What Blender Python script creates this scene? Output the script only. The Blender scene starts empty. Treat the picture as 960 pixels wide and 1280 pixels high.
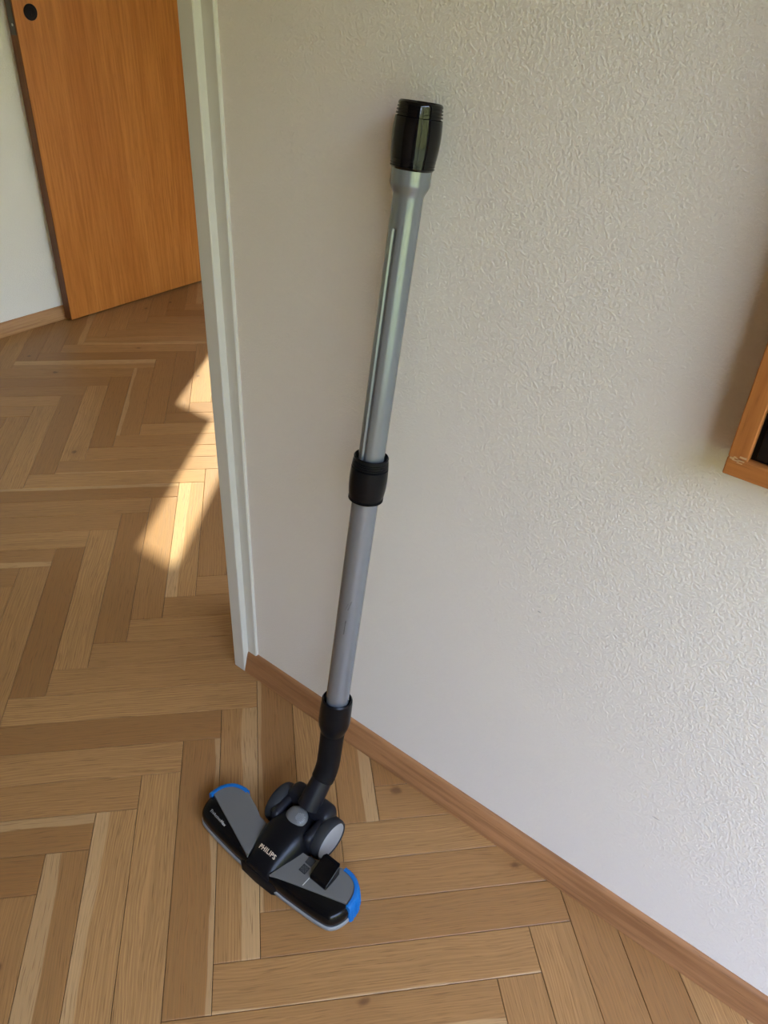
import bpy, bmesh, math, random
from mathutils import Vector, Matrix

# ------------------------------------------------------------------ camera, world, sun, exposure
C = bpy.context.scene.collection
scene = bpy.context.scene
W = 0.06                                  # parquet strip width in metres
FPX = 982.75                              # focal length in pixels of the 960x1280 frame
CAM = Vector((0.77406, -0.65747, 1.06442))
RIGHT = Vector((0.78494, 0.61779, 0.04701))
DOWN = Vector((0.38655, -0.42901, -0.81642))
FWD = Vector((-0.48421, 0.65900, -0.57555))
cam_data = bpy.data.cameras.new('camera')
cam_data.sensor_fit = 'VERTICAL'
cam_data.sensor_height = 36.0
cam_data.lens = FPX / 1280 * 36.0
cam_data.clip_start = 0.02
cam = bpy.data.objects.new('camera', cam_data)
m3 = Matrix((RIGHT, -DOWN, -FWD)).transposed()
cam.matrix_world = Matrix.Translation(CAM) @ m3.to_4x4()
C.objects.link(cam)
scene.camera = cam

scene.view_settings.view_transform = 'Standard'
scene.view_settings.look = 'None'
scene.view_settings.gamma = 1.0
scene.view_settings.use_curve_mapping = False
scene.view_settings.exposure = 1.18

world = bpy.data.worlds.new('sky')
scene.world = world
world.use_nodes = True
wn, wl = world.node_tree.nodes, world.node_tree.links
wn.clear()
w_out = wn.new('ShaderNodeOutputWorld')
w_bg = wn.new('ShaderNodeBackground')
w_tc = wn.new('ShaderNodeTexCoord')
w_sep = wn.new('ShaderNodeSeparateXYZ')
w_ramp = wn.new('ShaderNodeValToRGB')
w_ramp.color_ramp.elements[0].position = 0.0
w_ramp.color_ramp.elements[0].color = (0.80, 0.90, 1.14, 1)
w_ramp.color_ramp.elements[1].position = 0.8
w_ramp.color_ramp.elements[1].color = (0.52, 0.68, 1.15, 1)
wl.new(w_tc.outputs['Generated'], w_sep.inputs[0])
wl.new(w_sep.outputs['Z'], w_ramp.inputs[0])
wl.new(w_ramp.outputs[0], w_bg.inputs['Color'])
w_bg.inputs['Strength'].default_value = 9.0
wl.new(w_bg.outputs[0], w_out.inputs['Surface'])

SUN_DIR = Vector((0.645, -1.0, -0.70 * math.hypot(0.645, 1.0))).normalized()   # the way the sunlight travels
sun_data = bpy.data.lights.new('sun', 'SUN')
sun_data.energy = 20.0
sun_data.angle = math.radians(0.55)
sun_data.color = (1.0, 0.97, 0.78)
sun = bpy.data.objects.new('sun', sun_data)
sun.rotation_euler = SUN_DIR.to_track_quat('-Z', 'Y').to_euler()
sun.location = (-3, 5, 5)
C.objects.link(sun)

def portal(name, loc, direction, sx, sy):
    d = bpy.data.lights.new(name, 'AREA')
    d.shape = 'RECTANGLE'
    d.size, d.size_y = sx, sy
    d.cycles.is_portal = True
    o = bpy.data.objects.new(name, d)
    o.location = loc
    o.rotation_euler = Vector(direction).to_track_quat('-Z', 'Y').to_euler()
    C.objects.link(o)

# the windows (numbers used by the walls below as well)
WIN1 = dict(y0=-2.20, y1=-0.10, z0=0.12, z1=2.10, x=1.90)      # right wall of the near room
WIN2 = dict(y0=0.25, y1=1.48, z0=0.3, z1=2.3, x=1.5)             # right end of the hall
portal('window_portal', (WIN1['x'] + 0.10, (WIN1['y0'] + WIN1['y1']) / 2, (WIN1['z0'] + WIN1['z1']) / 2), (-1, 0, 0),
       WIN1['y1'] - WIN1['y0'], WIN1['z1'] - WIN1['z0'])
portal('hall_window_portal', (WIN2['x'] + 0.08, (WIN2['y0'] + WIN2['y1']) / 2, (WIN2['z0'] + WIN2['z1']) / 2), (-1, 0, 0),
       WIN2['y1'] - WIN2['y0'], WIN2['z1'] - WIN2['z0'])
scene.cycles.max_bounces = 10
scene.cycles.diffuse_bounces = 6
scene.cycles.sample_clamp_indirect = 6.0

# ------------------------------------------------------------------ helpers
def tag(o, label=None, cat=None, group=None, kind=None):
    if label: o['label'] = label
    if cat: o['category'] = cat
    if group: o['group'] = group
    if kind: o['kind'] = kind
    return o

def link_mesh(name, me, mat, parent=None, smooth=False):
    o = bpy.data.objects.new(name, me)
    if mat and not me.materials: me.materials.append(mat)
    if smooth:
        for f in me.polygons: f.use_smooth = True
    C.objects.link(o)
    if parent: o.parent = parent
    return o

def pyd(name, verts, faces, mat, parent=None, smooth=False):
    me = bpy.data.meshes.new(name)
    me.from_pydata([tuple(v) for v in verts], [], faces)
    me.update()
    return link_mesh(name, me, mat, parent, smooth)

def from_bm(name, bm, mat, parent=None, smooth=False):
    bmesh.ops.recalc_face_normals(bm, faces=bm.faces)
    me = bpy.data.meshes.new(name)
    bm.to_mesh(me); bm.free()
    return link_mesh(name, me, mat, parent, smooth)

def add_box(bm, lo, hi, bevel=0.0, seg=2):
    r = bmesh.ops.create_cube(bm, size=1.0)
    vs = r['verts']
    for v in vs:
        v.co = Vector([(lo[i] + hi[i]) / 2 + v.co[i] * (hi[i] - lo[i]) for i in range(3)])
    if bevel > 0:
        es = set(e for v in vs for e in v.link_edges)
        bmesh.ops.bevel(bm, geom=list(es), offset=bevel, segments=seg, profile=0.5, affect='EDGES')

def box(name, lo, hi, mat, parent=None, bevel=0.0, seg=2, smooth=False):
    bm = bmesh.new(); add_box(bm, lo, hi, bevel, seg)
    return from_bm(name, bm, mat, parent, smooth)

def autosmooth(o, deg=35):
    for f in o.data.polygons: f.use_smooth = True
    bm = bmesh.new(); bm.from_mesh(o.data)
    for e in bm.edges:
        if len(e.link_faces) == 2 and e.calc_face_angle(0) > math.radians(deg): e.smooth = False
    bm.to_mesh(o.data); bm.free()
    return o

def prism_rings(name, rings, mat, parent=None, cap0=True, cap1=True, smooth=True, deg=35):
    """loft through closed rings of equal vertex count"""
    n = len(rings[0]); verts = [v for r in rings for v in r]; faces = []
    for k in range(len(rings) - 1):
        for i in range(n):
            j = (i + 1) % n
            faces.append((k * n + i, k * n + j, (k + 1) * n + j, (k + 1) * n + i))
    if cap0: faces.append(tuple(range(n))[::-1])
    if cap1: faces.append(tuple((len(rings) - 1) * n + i for i in range(n)))
    me = bpy.data.meshes.new(name); me.from_pydata([tuple(v) for v in verts], [], faces); me.update()
    bm = bmesh.new(); bm.from_mesh(me); bmesh.ops.recalc_face_normals(bm, faces=bm.faces); bm.to_mesh(me); bm.free()
    o = link_mesh(name, me, mat, parent)
    if smooth: autosmooth(o, deg)
    return o

# ------------------------------------------------------------------ materials
def new_mat(name):
    m = bpy.data.materials.new(name); m.use_nodes = True
    nt = m.node_tree; b = nt.nodes['Principled BSDF']
    return m, nt, b

def plain(name, col, rough=0.5, spec=0.5, noise=0.0, nscale=40, bump=0.0, bscale=300, metallic=0.0, coat=0.0):
    m, nt, b = new_mat(name)
    b.inputs['Base Color'].default_value = (*col, 1)
    b.inputs['Roughness'].default_value = rough
    b.inputs['Specular IOR Level'].default_value = spec
    b.inputs['Metallic'].default_value = metallic
    b.inputs['Coat Weight'].default_value = coat
    tc = nt.nodes.new('ShaderNodeTexCoord')
    if noise > 0:
        n = nt.nodes.new('ShaderNodeTexNoise'); n.inputs['Scale'].default_value = nscale; n.inputs['Detail'].default_value = 4
        nt.links.new(tc.outputs['Object'], n.inputs['Vector'])
        mx = nt.nodes.new('ShaderNodeMix'); mx.data_type = 'RGBA'
        mx.inputs[6].default_value = (*[c * (1 - noise) for c in col], 1)
        mx.inputs[7].default_value = (*[min(1, c * (1 + noise)) for c in col], 1)
        nt.links.new(n.outputs['Fac'], mx.inputs[0]); nt.links.new(mx.outputs[2], b.inputs['Base Color'])
    if bump > 0:
        n2 = nt.nodes.new('ShaderNodeTexNoise'); n2.inputs['Scale'].default_value = bscale; n2.inputs['Detail'].default_value = 2
        nt.links.new(tc.outputs['Object'], n2.inputs['Vector'])
        bp = nt.nodes.new('ShaderNodeBump'); bp.inputs['Strength'].default_value = bump; bp.inputs['Distance'].default_value = 0.001
        nt.links.new(n2.outputs['Fac'], bp.inputs['Height']); nt.links.new(bp.outputs[0], b.inputs['Normal'])
    return m

class NB:
    """tiny node-expression builder"""
    def __init__(s, nt): s.nt = nt
    def _in(s, sock, v):
        if isinstance(v, (int, float)): sock.default_value = v
        elif isinstance(v, tuple): sock.default_value = v
        else: s.nt.links.new(v, sock)
    def math(s, op, a, b=0.0, c=0.0):
        n = s.nt.nodes.new('ShaderNodeMath'); n.operation = op
        for k, v in enumerate((a, b, c)): s._in(n.inputs[k], v)
        return n.outputs[0]
    def comb(s, x, y, z):
        n = s.nt.nodes.new('ShaderNodeCombineXYZ')
        for k, v in enumerate((x, y, z)): s._in(n.inputs[k], v)
        return n.outputs[0]
    def sep(s, v):
        n = s.nt.nodes.new('ShaderNodeSeparateXYZ'); s._in(n.inputs[0], v); return n.outputs
    def noise(s, vec, scale=1.0, detail=2.0, rough=0.5, dist=0.0):
        n = s.nt.nodes.new('ShaderNodeTexNoise'); s._in(n.inputs['Vector'], vec)
        n.inputs['Scale'].default_value = scale; n.inputs['Detail'].default_value = detail
        n.inputs['Roughness'].default_value = rough; n.inputs['Distortion'].default_value = dist
        return n.outputs['Fac']
    def mix(s, f, a, b, mode='MIX'):
        n = s.nt.nodes.new('ShaderNodeMix'); n.data_type = 'RGBA'; n.blend_type = mode
        s._in(n.inputs[0], f); s._in(n.inputs[6], a); s._in(n.inputs[7], b)
        return n.outputs[2]
    def smooth(s, v, lo, hi):
        n = s.nt.nodes.new('ShaderNodeMapRange'); n.interpolation_type = 'SMOOTHSTEP'
        s._in(n.inputs[0], v); n.inputs[1].default_value = lo; n.inputs[2].default_value = hi
        return n.outputs[0]
    def bump(s, h, strength, dist):
        n = s.nt.nodes.new('ShaderNodeBump'); n.inputs['Strength'].default_value = strength; n.inputs['Distance'].default_value = dist
        s.nt.links.new(h, n.inputs['Height']); return n.outputs[0]

def oak_plank(name, source):
    """oiled oak strip: x along the strip, y across it; source 'object' (object colour = random numbers) or 'uv' """
    m, nt, b = new_mat(name); q = NB(nt)
    tc = nt.nodes.new('ShaderNodeTexCoord')
    if source == 'object':
        xyz = q.sep(tc.outputs['Object'])
        oi = nt.nodes.new('ShaderNodeObjectInfo'); rc = nt.nodes.new('ShaderNodeSeparateColor'); nt.links.new(oi.outputs['Color'], rc.inputs[0])
        X, Y = xyz[0], xyz[1]
    else:
        uv = q.sep(tc.outputs['UV']); at = nt.nodes.new('ShaderNodeAttribute'); at.attribute_name = 'rnd'
        rc = nt.nodes.new('ShaderNodeSeparateColor'); nt.links.new(at.outputs['Color'], rc.inputs[0])
        X, Y = uv[0], uv[1]
    tone, off, sap = rc.outputs[0], rc.outputs[1], rc.outputs[2]
    Z = q.math('MULTIPLY', off, 37.0)
    warp = q.noise(q.comb(q.math('MULTIPLY', X, 4.0), q.math('MULTIPLY', Y, 10.0), Z), 1.0, 2)
    Yw = q.math('ADD', Y, q.math('MULTIPLY', q.math('SUBTRACT', warp, 0.5), 0.030))
    broad = q.noise(q.comb(q.math('MULTIPLY', X, 1.6), q.math('MULTIPLY', Yw, 26.0), Z), 1.0, 2)
    ring = q.math('SINE', q.math('ADD', q.math('MULTIPLY', Yw, 1500.0), q.math('MULTIPLY', broad, 55.0)))
    ring = q.math('MULTIPLY_ADD', ring, 0.5, 0.5)
    fib = q.noise(q.comb(q.math('MULTIPLY', X, 9.0), q.math('MULTIPLY', Y, 420.0), Z), 1.0, 3, 0.6)
    pore = q.smooth(q.noise(q.comb(q.math('MULTIPLY', X, 26.0), q.math('MULTIPLY', Yw, 720.0), Z), 1.0, 2), 0.56, 0.72)
    dark = (0.255, 0.108, 0.032, 1); mid = (0.405, 0.190, 0.060, 1); light = (0.560, 0.310, 0.118, 1)
    col = q.mix(tone, dark, light)
    col = q.mix(0.40, col, mid)
    col = q.mix(q.math('MULTIPLY', q.math('SUBTRACT', 1.0, ring), 0.40), col, (0.24, 0.125, 0.045, 1))
    col = q.mix(q.math('MULTIPLY', q.smooth(broad, 0.45, 0.7), 0.35), col, (0.30, 0.155, 0.055, 1))
    col = q.mix(q.math('MULTIPLY', q.smooth(fib, 0.30, 0.72), 0.42), col, (0.24, 0.12, 0.042, 1))
    # a pale sapwood edge on some strips
    edge = q.math('ADD', Y, q.math('MULTIPLY', q.math('SUBTRACT', q.noise(q.comb(q.math('MULTIPLY', X, 5.0), 0.0, Z), 1.0, 2), 0.5), 0.022))
    side = q.math('SUBTRACT', q.math('MULTIPLY', q.math('GREATER_THAN', off, 0.5), 2.0), 1.0)
    lim = q.math('MULTIPLY_ADD', sap, 0.040, -0.004)
    sw = q.smooth(q.math('SUBTRACT', q.math('MULTIPLY', edge, side), lim), 0.0, 0.0022)
    col = q.mix(q.math('MULTIPLY', sw, 0.36), col, (0.66, 0.44, 0.215, 1))
    col = q.mix(q.math('MULTIPLY', pore, 0.60), col, (0.16, 0.075, 0.028, 1))
    # knots on a few strips
    kx = q.math('MULTIPLY_ADD', q.math('FRACT', q.math('MULTIPLY', off, 17.3)), 0.36, -0.18)
    ky = q.math('MULTIPLY_ADD', q.math('FRACT', q.math('MULTIPLY', off, 91.7)), 0.044, -0.022)
    dx = q.math('MULTIPLY', q.math('SUBTRACT', X, kx), 0.75); dy = q.math('SUBTRACT', Yw, ky)
    dist = q.math('SQRT', q.math('ADD', q.math('MULTIPLY', dx, dx), q.math('MULTIPLY', dy, dy)))
    dist = q.math('ADD', dist, q.math('MULTIPLY', q.math('SUBTRACT', q.noise(q.comb(q.math('MULTIPLY', X, 90.0), q.math('MULTIPLY', Y, 90.0), Z), 1.0, 2), 0.5), 0.008))
    has = q.math('GREATER_THAN', q.math('FRACT', q.math('MULTIPLY', off, 7.77)), 0.80)
    kn = q.math('MULTIPLY', q.math('SUBTRACT', 1.0, q.smooth(dist, 0.002, 0.0085)), has)
    halo = q.math('MULTIPLY', q.math('SUBTRACT', 1.0, q.smooth(dist, 0.006, 0.030)), has)
    col = q.mix(q.math('MULTIPLY', halo, 0.35), col, (0.28, 0.13, 0.045, 1))
    col = q.mix(q.math('MULTIPLY', kn, 0.65), col, (0.085, 0.035, 0.014, 1))
    nt.links.new(col, b.inputs['Base Color'])
    ro = q.math('MULTIPLY_ADD', fib, 0.16, 0.30)
    nt.links.new(ro, b.inputs['Roughness'])
    b.inputs['Specular IOR Level'].default_value = 0.32
    h = q.math('SUBTRACT', q.math('MULTIPLY', fib, 0.4), pore)
    nt.links.new(q.bump(h, 0.15, 0.0004), b.inputs['Normal'])
    return m

def grain(name, axis, c0, c1, c2, scale=1.0, rough=0.4, spec=0.4, fine=1.0):
    """plain wood with the grain along one object axis"""
    m, nt, b = new_mat(name); q = NB(nt)
    tc = nt.nodes.new('ShaderNodeTexCoord'); s = list(q.sep(tc.outputs['Object']))
    lon = s[axis]; oth = [s[i] for i in range(3) if i != axis]
    vec = q.comb(q.math('MULTIPLY', lon, 1.1 * scale), q.math('MULTIPLY', oth[0], 14.0 * scale), q.math('MULTIPLY', oth[1], 14.0 * scale))
    broad = q.noise(vec, 1.0, 3, 0.55, 0.6)
    vec2 = q.comb(q.math('MULTIPLY', lon, 5.0 * scale), q.math('MULTIPLY', oth[0], 120.0 * scale), q.math('MULTIPLY', oth[1], 120.0 * scale))
    fib = q.noise(vec2, 1.0, 3, 0.6)
    vec3 = q.comb(q.math('MULTIPLY', lon, 30.0), q.math('MULTIPLY', oth[0], 700.0), q.math('MULTIPLY', oth[1], 700.0))
    pore = q.smooth(q.noise(vec3, 1.0, 1), 0.62, 0.75)
    col = q.mix(q.smooth(broad, 0.30, 0.70), (*c0, 1), (*c1, 1))
    col = q.mix(q.math('MULTIPLY', q.smooth(fib, 0.35, 0.72), 0.75 * fine), col, (*c2, 1))
    col = q.mix(q.math('MULTIPLY', pore, 0.35), col, tuple(x * 0.4 for x in c2) + (1,))
    nt.links.new(col, b.inputs['Base Color'])
    b.inputs['Roughness'].default_value = rough; b.inputs['Specular IOR Level'].default_value = spec
    nt.links.new(q.bump(q.math('SUBTRACT', fib, pore), 0.15, 0.0005), b.inputs['Normal'])
    return m

def wall_paint(name, col, marks=()):
    """matt paint over rolled plaster: fine stipple plus a slow unevenness"""
    m, nt, b = new_mat(name); q = NB(nt)
    tc = nt.nodes.new('ShaderNodeTexCoord')
    n1 = q.noise(tc.outputs['Object'], 350.0, 2, 0.5); n2 = q.noise(tc.outputs['Object'], 800.0, 1, 0.5)
    n3 = q.noise(tc.outputs['Object'], 3.0, 2, 0.5)
    h = q.math('ADD', q.smooth(n1, 0.38, 0.68), q.math('MULTIPLY', n2, 0.5))
    c = q.mix(n3, tuple(x * 0.985 for x in col) + (1,), tuple(col) + (1,))
    for mx, mz, rx, rz in marks:
        s = q.sep(tc.outputs['Object'])
        d = q.math('ADD', q.math('POWER', q.math('DIVIDE', q.math('ABSOLUTE', q.math('SUBTRACT', s[0], mx)), rx), 2.0), q.math('POWER', q.math('DIVIDE', q.math('ABSOLUTE', q.math('SUBTRACT', s[2], mz)), rz), 2.0))
        c = q.mix(q.math('MULTIPLY', q.math('SUBTRACT', 1.0, q.smooth(d, 0.5, 1.2)), 0.55), c, (0.22, 0.20, 0.18, 1))
    nt.links.new(c, b.inputs['Base Color'])
    b.inputs['Roughness'].default_value = 0.75; b.inputs['Specular IOR Level'].default_value = 0.25
    nt.links.new(q.bump(h, 0.36, 0.00115), b.inputs['Normal'])
    return m

M = {}
M['wall'] = wall_paint('wall_paint', (0.79, 0.735, 0.675), ((0.5143, 0.4429, 0.0024, 0.0012), (0.7149, 0.2266, 0.0050, 0.0010), (0.772, 0.3801, 0.0012, 0.0012)))
M['unseen_dark_finish'] = grain('unseen_wall_dark_finish', 2, (0.40, 0.27, 0.17), (0.34, 0.22, 0.13), (0.26, 0.16, 0.09))  # unseen front wall: dark wood finish invented to cut the bounced fill light
M['hall_wall'] = wall_paint('hall_wall_paint', (0.86, 0.85, 0.83))
M['ceiling'] = plain('unseen_ceiling_warm_tone', (0.46, 0.36, 0.25), 0.8, 0.2, noise=0.02, nscale=3)  # unseen ceiling: wood tone invented to warm and darken light on the upper wall
M['gloss_white'] = plain('white_gloss_paint', (0.63, 0.61, 0.555), 0.38, 0.4, noise=0.03, nscale=25, bump=0.15, bscale=90)
M['oak'] = oak_plank('oak_strip', 'object')
M['oak_rest'] = oak_plank('oak_strip_field', 'uv')
M['subfloor'] = plain('dark_joint', (0.045, 0.026, 0.012), 0.8, 0.2, noise=0.2)
M['skirting'] = grain('oak_skirting', 0, (0.42, 0.20, 0.085), (0.30, 0.135, 0.052), (0.20, 0.085, 0.032), 1.0, 0.42, 0.4)
M['skirting_y'] = grain('oak_skirting_hall', 1, (0.50, 0.27, 0.12), (0.38, 0.19, 0.08), (0.28, 0.13, 0.05), 1.0, 0.42, 0.4)
M['door'] = grain('teak_veneer', 2, (0.64, 0.250, 0.055), (0.52, 0.180, 0.034), (0.36, 0.115, 0.020), 1.0, 0.36, 0.4, 0.8)
M['door_edge'] = grain('teak_lipping', 2, (0.21, 0.070, 0.020), (0.16, 0.052, 0.014), (0.10, 0.034, 0.010), 1.0, 0.45, 0.35)
M['frame_v'] = grain('cherry_rail_upright', 2, (0.45, 0.165, 0.040), (0.37, 0.125, 0.028), (0.27, 0.085, 0.018), 1.2, 0.4, 0.4)
M['frame_h'] = grain('cherry_rail_level', 0, (0.45, 0.165, 0.040), (0.37, 0.125, 0.028), (0.27, 0.085, 0.018), 1.2, 0.4, 0.4)
M['black_gloss'] = plain('black_gloss_plastic', (0.003, 0.003, 0.0035), 0.07, 0.36, noise=0.05)
M['black_satin'] = plain('black_satin_plastic', (0.005, 0.005, 0.006), 0.28, 0.16, noise=0.1, bump=0.08, bscale=900)
M['black_matt'] = plain('black_matt_plastic', (0.006, 0.006, 0.007), 0.45, 0.15, noise=0.12, bump=0.1, bscale=1200)
M['charcoal'] = plain('charcoal_plastic', (0.010, 0.010, 0.013), 0.38, 0.24, noise=0.08, bump=0.08, bscale=1200)
M['shell'] = plain('black_panel_plastic', (0.004, 0.0036, 0.0036), 0.20, 0.18, noise=0.15, nscale=300)
M['rubber'] = plain('grey_rubber', (0.026, 0.026, 0.027), 0.7, 0.2, noise=0.1, bump=0.15, bscale=900)
M['grey_panel'] = plain('grey_panel_plastic', (0.130, 0.124, 0.112), 0.42, 0.28, noise=0.02, bump=0.04, bscale=1500)
M['rim'] = plain('pale_grey_rim_plastic', (0.24, 0.24, 0.245), 0.4, 0.4, noise=0.04)
M['hub'] = plain('wheel_hub_grey', (0.28, 0.285, 0.29), 0.45, 0.4, noise=0.03)
M['button'] = plain('button_grey', (0.115, 0.115, 0.115), 0.4, 0.4, noise=0.05)
M['tube'] = plain('silver_grey_tube', (0.245, 0.270, 0.290), 0.24, 0.5, noise=0.025, nscale=60, metallic=0.55)
M['tube_low'] = plain('silver_grey_tube_scuffed', (0.250, 0.270, 0.305), 0.26, 0.5, noise=0.05, nscale=90, metallic=0.55)
M['blue'] = plain('blue_bristle', (0.002, 0.125, 0.40), 0.5, 0.35, noise=0.12, nscale=400, bump=0.4, bscale=700)
M['print_white'] = plain('white_print', (0.50, 0.49, 0.44), 0.5, 0.3, noise=0.05)
M['print_gold'] = plain('reflective_print', (0.74, 0.62, 0.48), 0.3, 0.5, noise=0.05, metallic=0.35)
M['print_grey'] = plain('grey_print', (0.030, 0.030, 0.029), 0.5, 0.2, noise=0.05)
M['print_pale'] = plain('pale_grey_print', (0.072, 0.070, 0.066), 0.5, 0.2, noise=0.05)
M['steel'] = plain('dark_steel', (0.10, 0.09, 0.08), 0.35, 0.5, noise=0.1, metallic=0.9)
M['steel_bright'] = plain('bright_steel', (0.6, 0.6, 0.58), 0.3, 0.5, noise=0.05, metallic=0.9)
M['lawn'] = plain('lawn', (0.11, 0.115, 0.055), 0.9, 0.2, noise=0.4, nscale=3)
M['leaf'] = plain('hedge_leaf', (0.175, 0.172, 0.062), 0.7, 0.3, noise=0.6, nscale=3)

# ------------------------------------------------------------------ the setting: shell of the rooms
YW = 0.27 * W            # wall plane (front of the skirting is y = 0)
XC = 0.34 * W            # where the door casing ends and the wall begins
WT = 0.14                # wall thickness
H = 2.5
XL, XR, YF = -1.60, 1.90, -3.40
XH = -27.73 * W          # hall's far wall (its face looks towards +x)
YD = 26.2 * W            # far end wall of the hall, with the doorway the open door belongs to
DOOR_L = -1.25           # left side of the opening between room and hall
HEAD = 2.02

def struct(name, boxes, mat):
    bm = bmesh.new()
    for lo, hi in boxes: add_box(bm, lo, hi)
    return tag(from_bm(name, bm, mat), kind='structure')

struct('wall_back', [((XC, YW, 0), (XR + 0.12, YW + WT, H)),
                     ((XL - 0.12, YW, 0), (DOOR_L, YW + WT, H)),
                     ((DOOR_L, YW, HEAD), (XC, YW + WT, H))], M['wall'])
wx = WIN1['x']
struct('wall_right', [((wx, YF, 0), (wx + 0.12, YW, WIN1['z0'])), ((wx, YF, WIN1['z1']), (wx + 0.12, YW, H)),
                      ((wx, YF, WIN1['z0']), (wx + 0.12, WIN1['y0'], WIN1['z1'])),
                      ((wx, WIN1['y1'], WIN1['z0']), (wx + 0.12, YW, WIN1['z1']))], M['wall'])
struct('wall_left', [((XL - 0.12, YF, 0), (XL, YW, H))], M['wall'])
struct('wall_front', [((XL - 0.12, YF - 0.12, 0), (XR + 0.12, YF, H))], M['unseen_dark_finish'])
struct('wall_hall', [((XH - 0.12, YW + WT, 0), (XH, YD, H))], M['hall_wall'])
# end wall of the hall with a doorway (the open door leaf is hinged there)
DX0, DX1 = XH + 0.03, XH + 0.86
struct('wall_end', [((XH - 0.9, YD, 0), (DX0, YD + 0.10, H)), ((DX1, YD, 0), (1.6, YD + 0.10, H)), ((DX0, YD, 2.02), (DX1, YD + 0.10, H))], M['hall_wall'])
h2 = WIN2
struct('wall_hall_right', [((1.5, YW + WT, 0), (1.6, YD, h2['z0'])), ((1.5, YW + WT, h2['z1']), (1.6, YD, H)),
                           ((1.5, YW + WT, h2['z0']), (1.6, h2['y0'], h2['z1'])), ((1.5, h2['y1'], h2['z0']), (1.6, YD, h2['z1']))], M['hall_wall'])
# unseen room beyond the end wall: slit shaped to cast the hall's sun patches
YS = 41.5 * W
sx0 = (-7.35 - 0.645 * (41.5 - 1.47)) * W
sx1 = (-5.20 - 0.645 * (41.5 - 1.47)) * W
sz1 = 2.0
sx00 = sx0 - 2.4 * W
struct('wall_sun_slit', [((XH - 0.9, YS, 0), (sx00, YS + 0.02, H)), ((sx1, YS, 0), (1.6, YS + 0.02, H)),
                    ((sx0, YS, sz1), (sx1, YS + 0.02, H)), ((sx00, YS, 0), (sx1, YS + 0.02, 0.3)), ((sx00, YS, 1.60), (sx0, YS + 0.02, H))], M['hall_wall'])
struct('wall_far_side', [((XH - 0.9, YD + 0.10, 0), (XH - 0.8, YS, H)), ((1.5, YD + 0.10, 0), (1.6, YS, H))], M['hall_wall'])
struct('ceiling', [((XH - 0.9, YF - 0.12, H), (XR + 0.12, YS + 0.1, H + 0.1))], M['ceiling'])

# door casing: stepped white profile standing at the end of the wall (a drawn plan, extruded)
xa = -0.43 * W
plan = [(xa, 0.0006), (xa + 0.0014, 0.0), (-0.0012, 0.0), (0.0, 0.0012), (0.0, 0.19 * W), (XC - 0.0015, 0.19 * W), (XC, 0.19 * W + 0.0015), (XC, YW + 0.02), (-0.004, YW + 0.02), (-0.004, YW + WT + 0.012), (xa, YW + WT + 0.012)]
rings = [[(x, y, z) for x, y in plan] for z in (0.0005, HEAD)]
tag(prism_rings('trim_1', rings, M['gloss_white'], smooth=False), kind='structure')
plan2 = [(DOOR_L + 0.026, 0.0), (DOOR_L + 0.026, YW + WT + 0.012), (DOOR_L, YW + WT + 0.012), (DOOR_L - 0.0, YW - 0.004), (DOOR_L - 0.02, YW - 0.004), (DOOR_L - 0.02, 0.011), (DOOR_L, 0.011), (DOOR_L, 0.0)]
tag(prism_rings('trim_2', [[(x, y, z) for x, y in plan2] for z in (0.0005, HEAD)], M['gloss_white'], smooth=False), kind='structure')

tag(box('trim_3', (DOOR_L - 0.02, 0.004, HEAD), (XC, YW + 0.01, HEAD + 0.05), M['gloss_white'], bevel=0.002), kind='structure')
# skirting boards: oak, rounded at the top front edge
def skirting(name, axis, a0, a1, face, back, mat, hh=0.0435):
    prof = [(0.0, 0.0), (0.0003, 0.005), (0.0022, 0.013), (0.0085, hh - 0.006), (0.0102, hh - 0.0025), (0.0122, hh - 0.0006), (0.0138, hh), (abs(back - face), hh), (abs(back - face), 0.0)]
    sg = 1 if back > face else -1
    rings = []
    for a in (a0, a1):
        rings.append([((a, face + sg * d, z) if axis == 0 else (face + sg * d, a, z)) for d, z in prof])
    return tag(prism_rings(name, rings, mat, deg=40), kind='structure')
skirting('baseboard_back', 0, 0.0006, XR, 0.0, YW, M['skirting'])
skirting('baseboard_hall', 1, YW + WT, YD, -27.49 * W, XH, M['skirting_y'])

# window of the near room: frame bars and pane
wf = tag(bpy.data.objects.new('window_1', None), kind='structure'); C.objects.link(wf)
bm = bmesh.new()
y0, y1, z0, z1 = WIN1['y0'], WIN1['y1'], WIN1['z0'], WIN1['z1']
for lo, hi in [((wx + .03, y0, z0), (wx + .09, y0 + .06, z1)), ((wx + .03, y1 - .06, z0), (wx + .09, y1, z1)),
               ((wx + .03, y0, z0), (wx + .09, y1, z0 + .06)), ((wx + .03, y0, z1 - .06), (wx + .09, y1, z1)),
               ((wx + .03, -1.27, z0), (wx + .09, -1.19, z1))]:
    add_box(bm, lo, hi)
from_bm('window_frame', bm, M['gloss_white'], wf)

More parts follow.
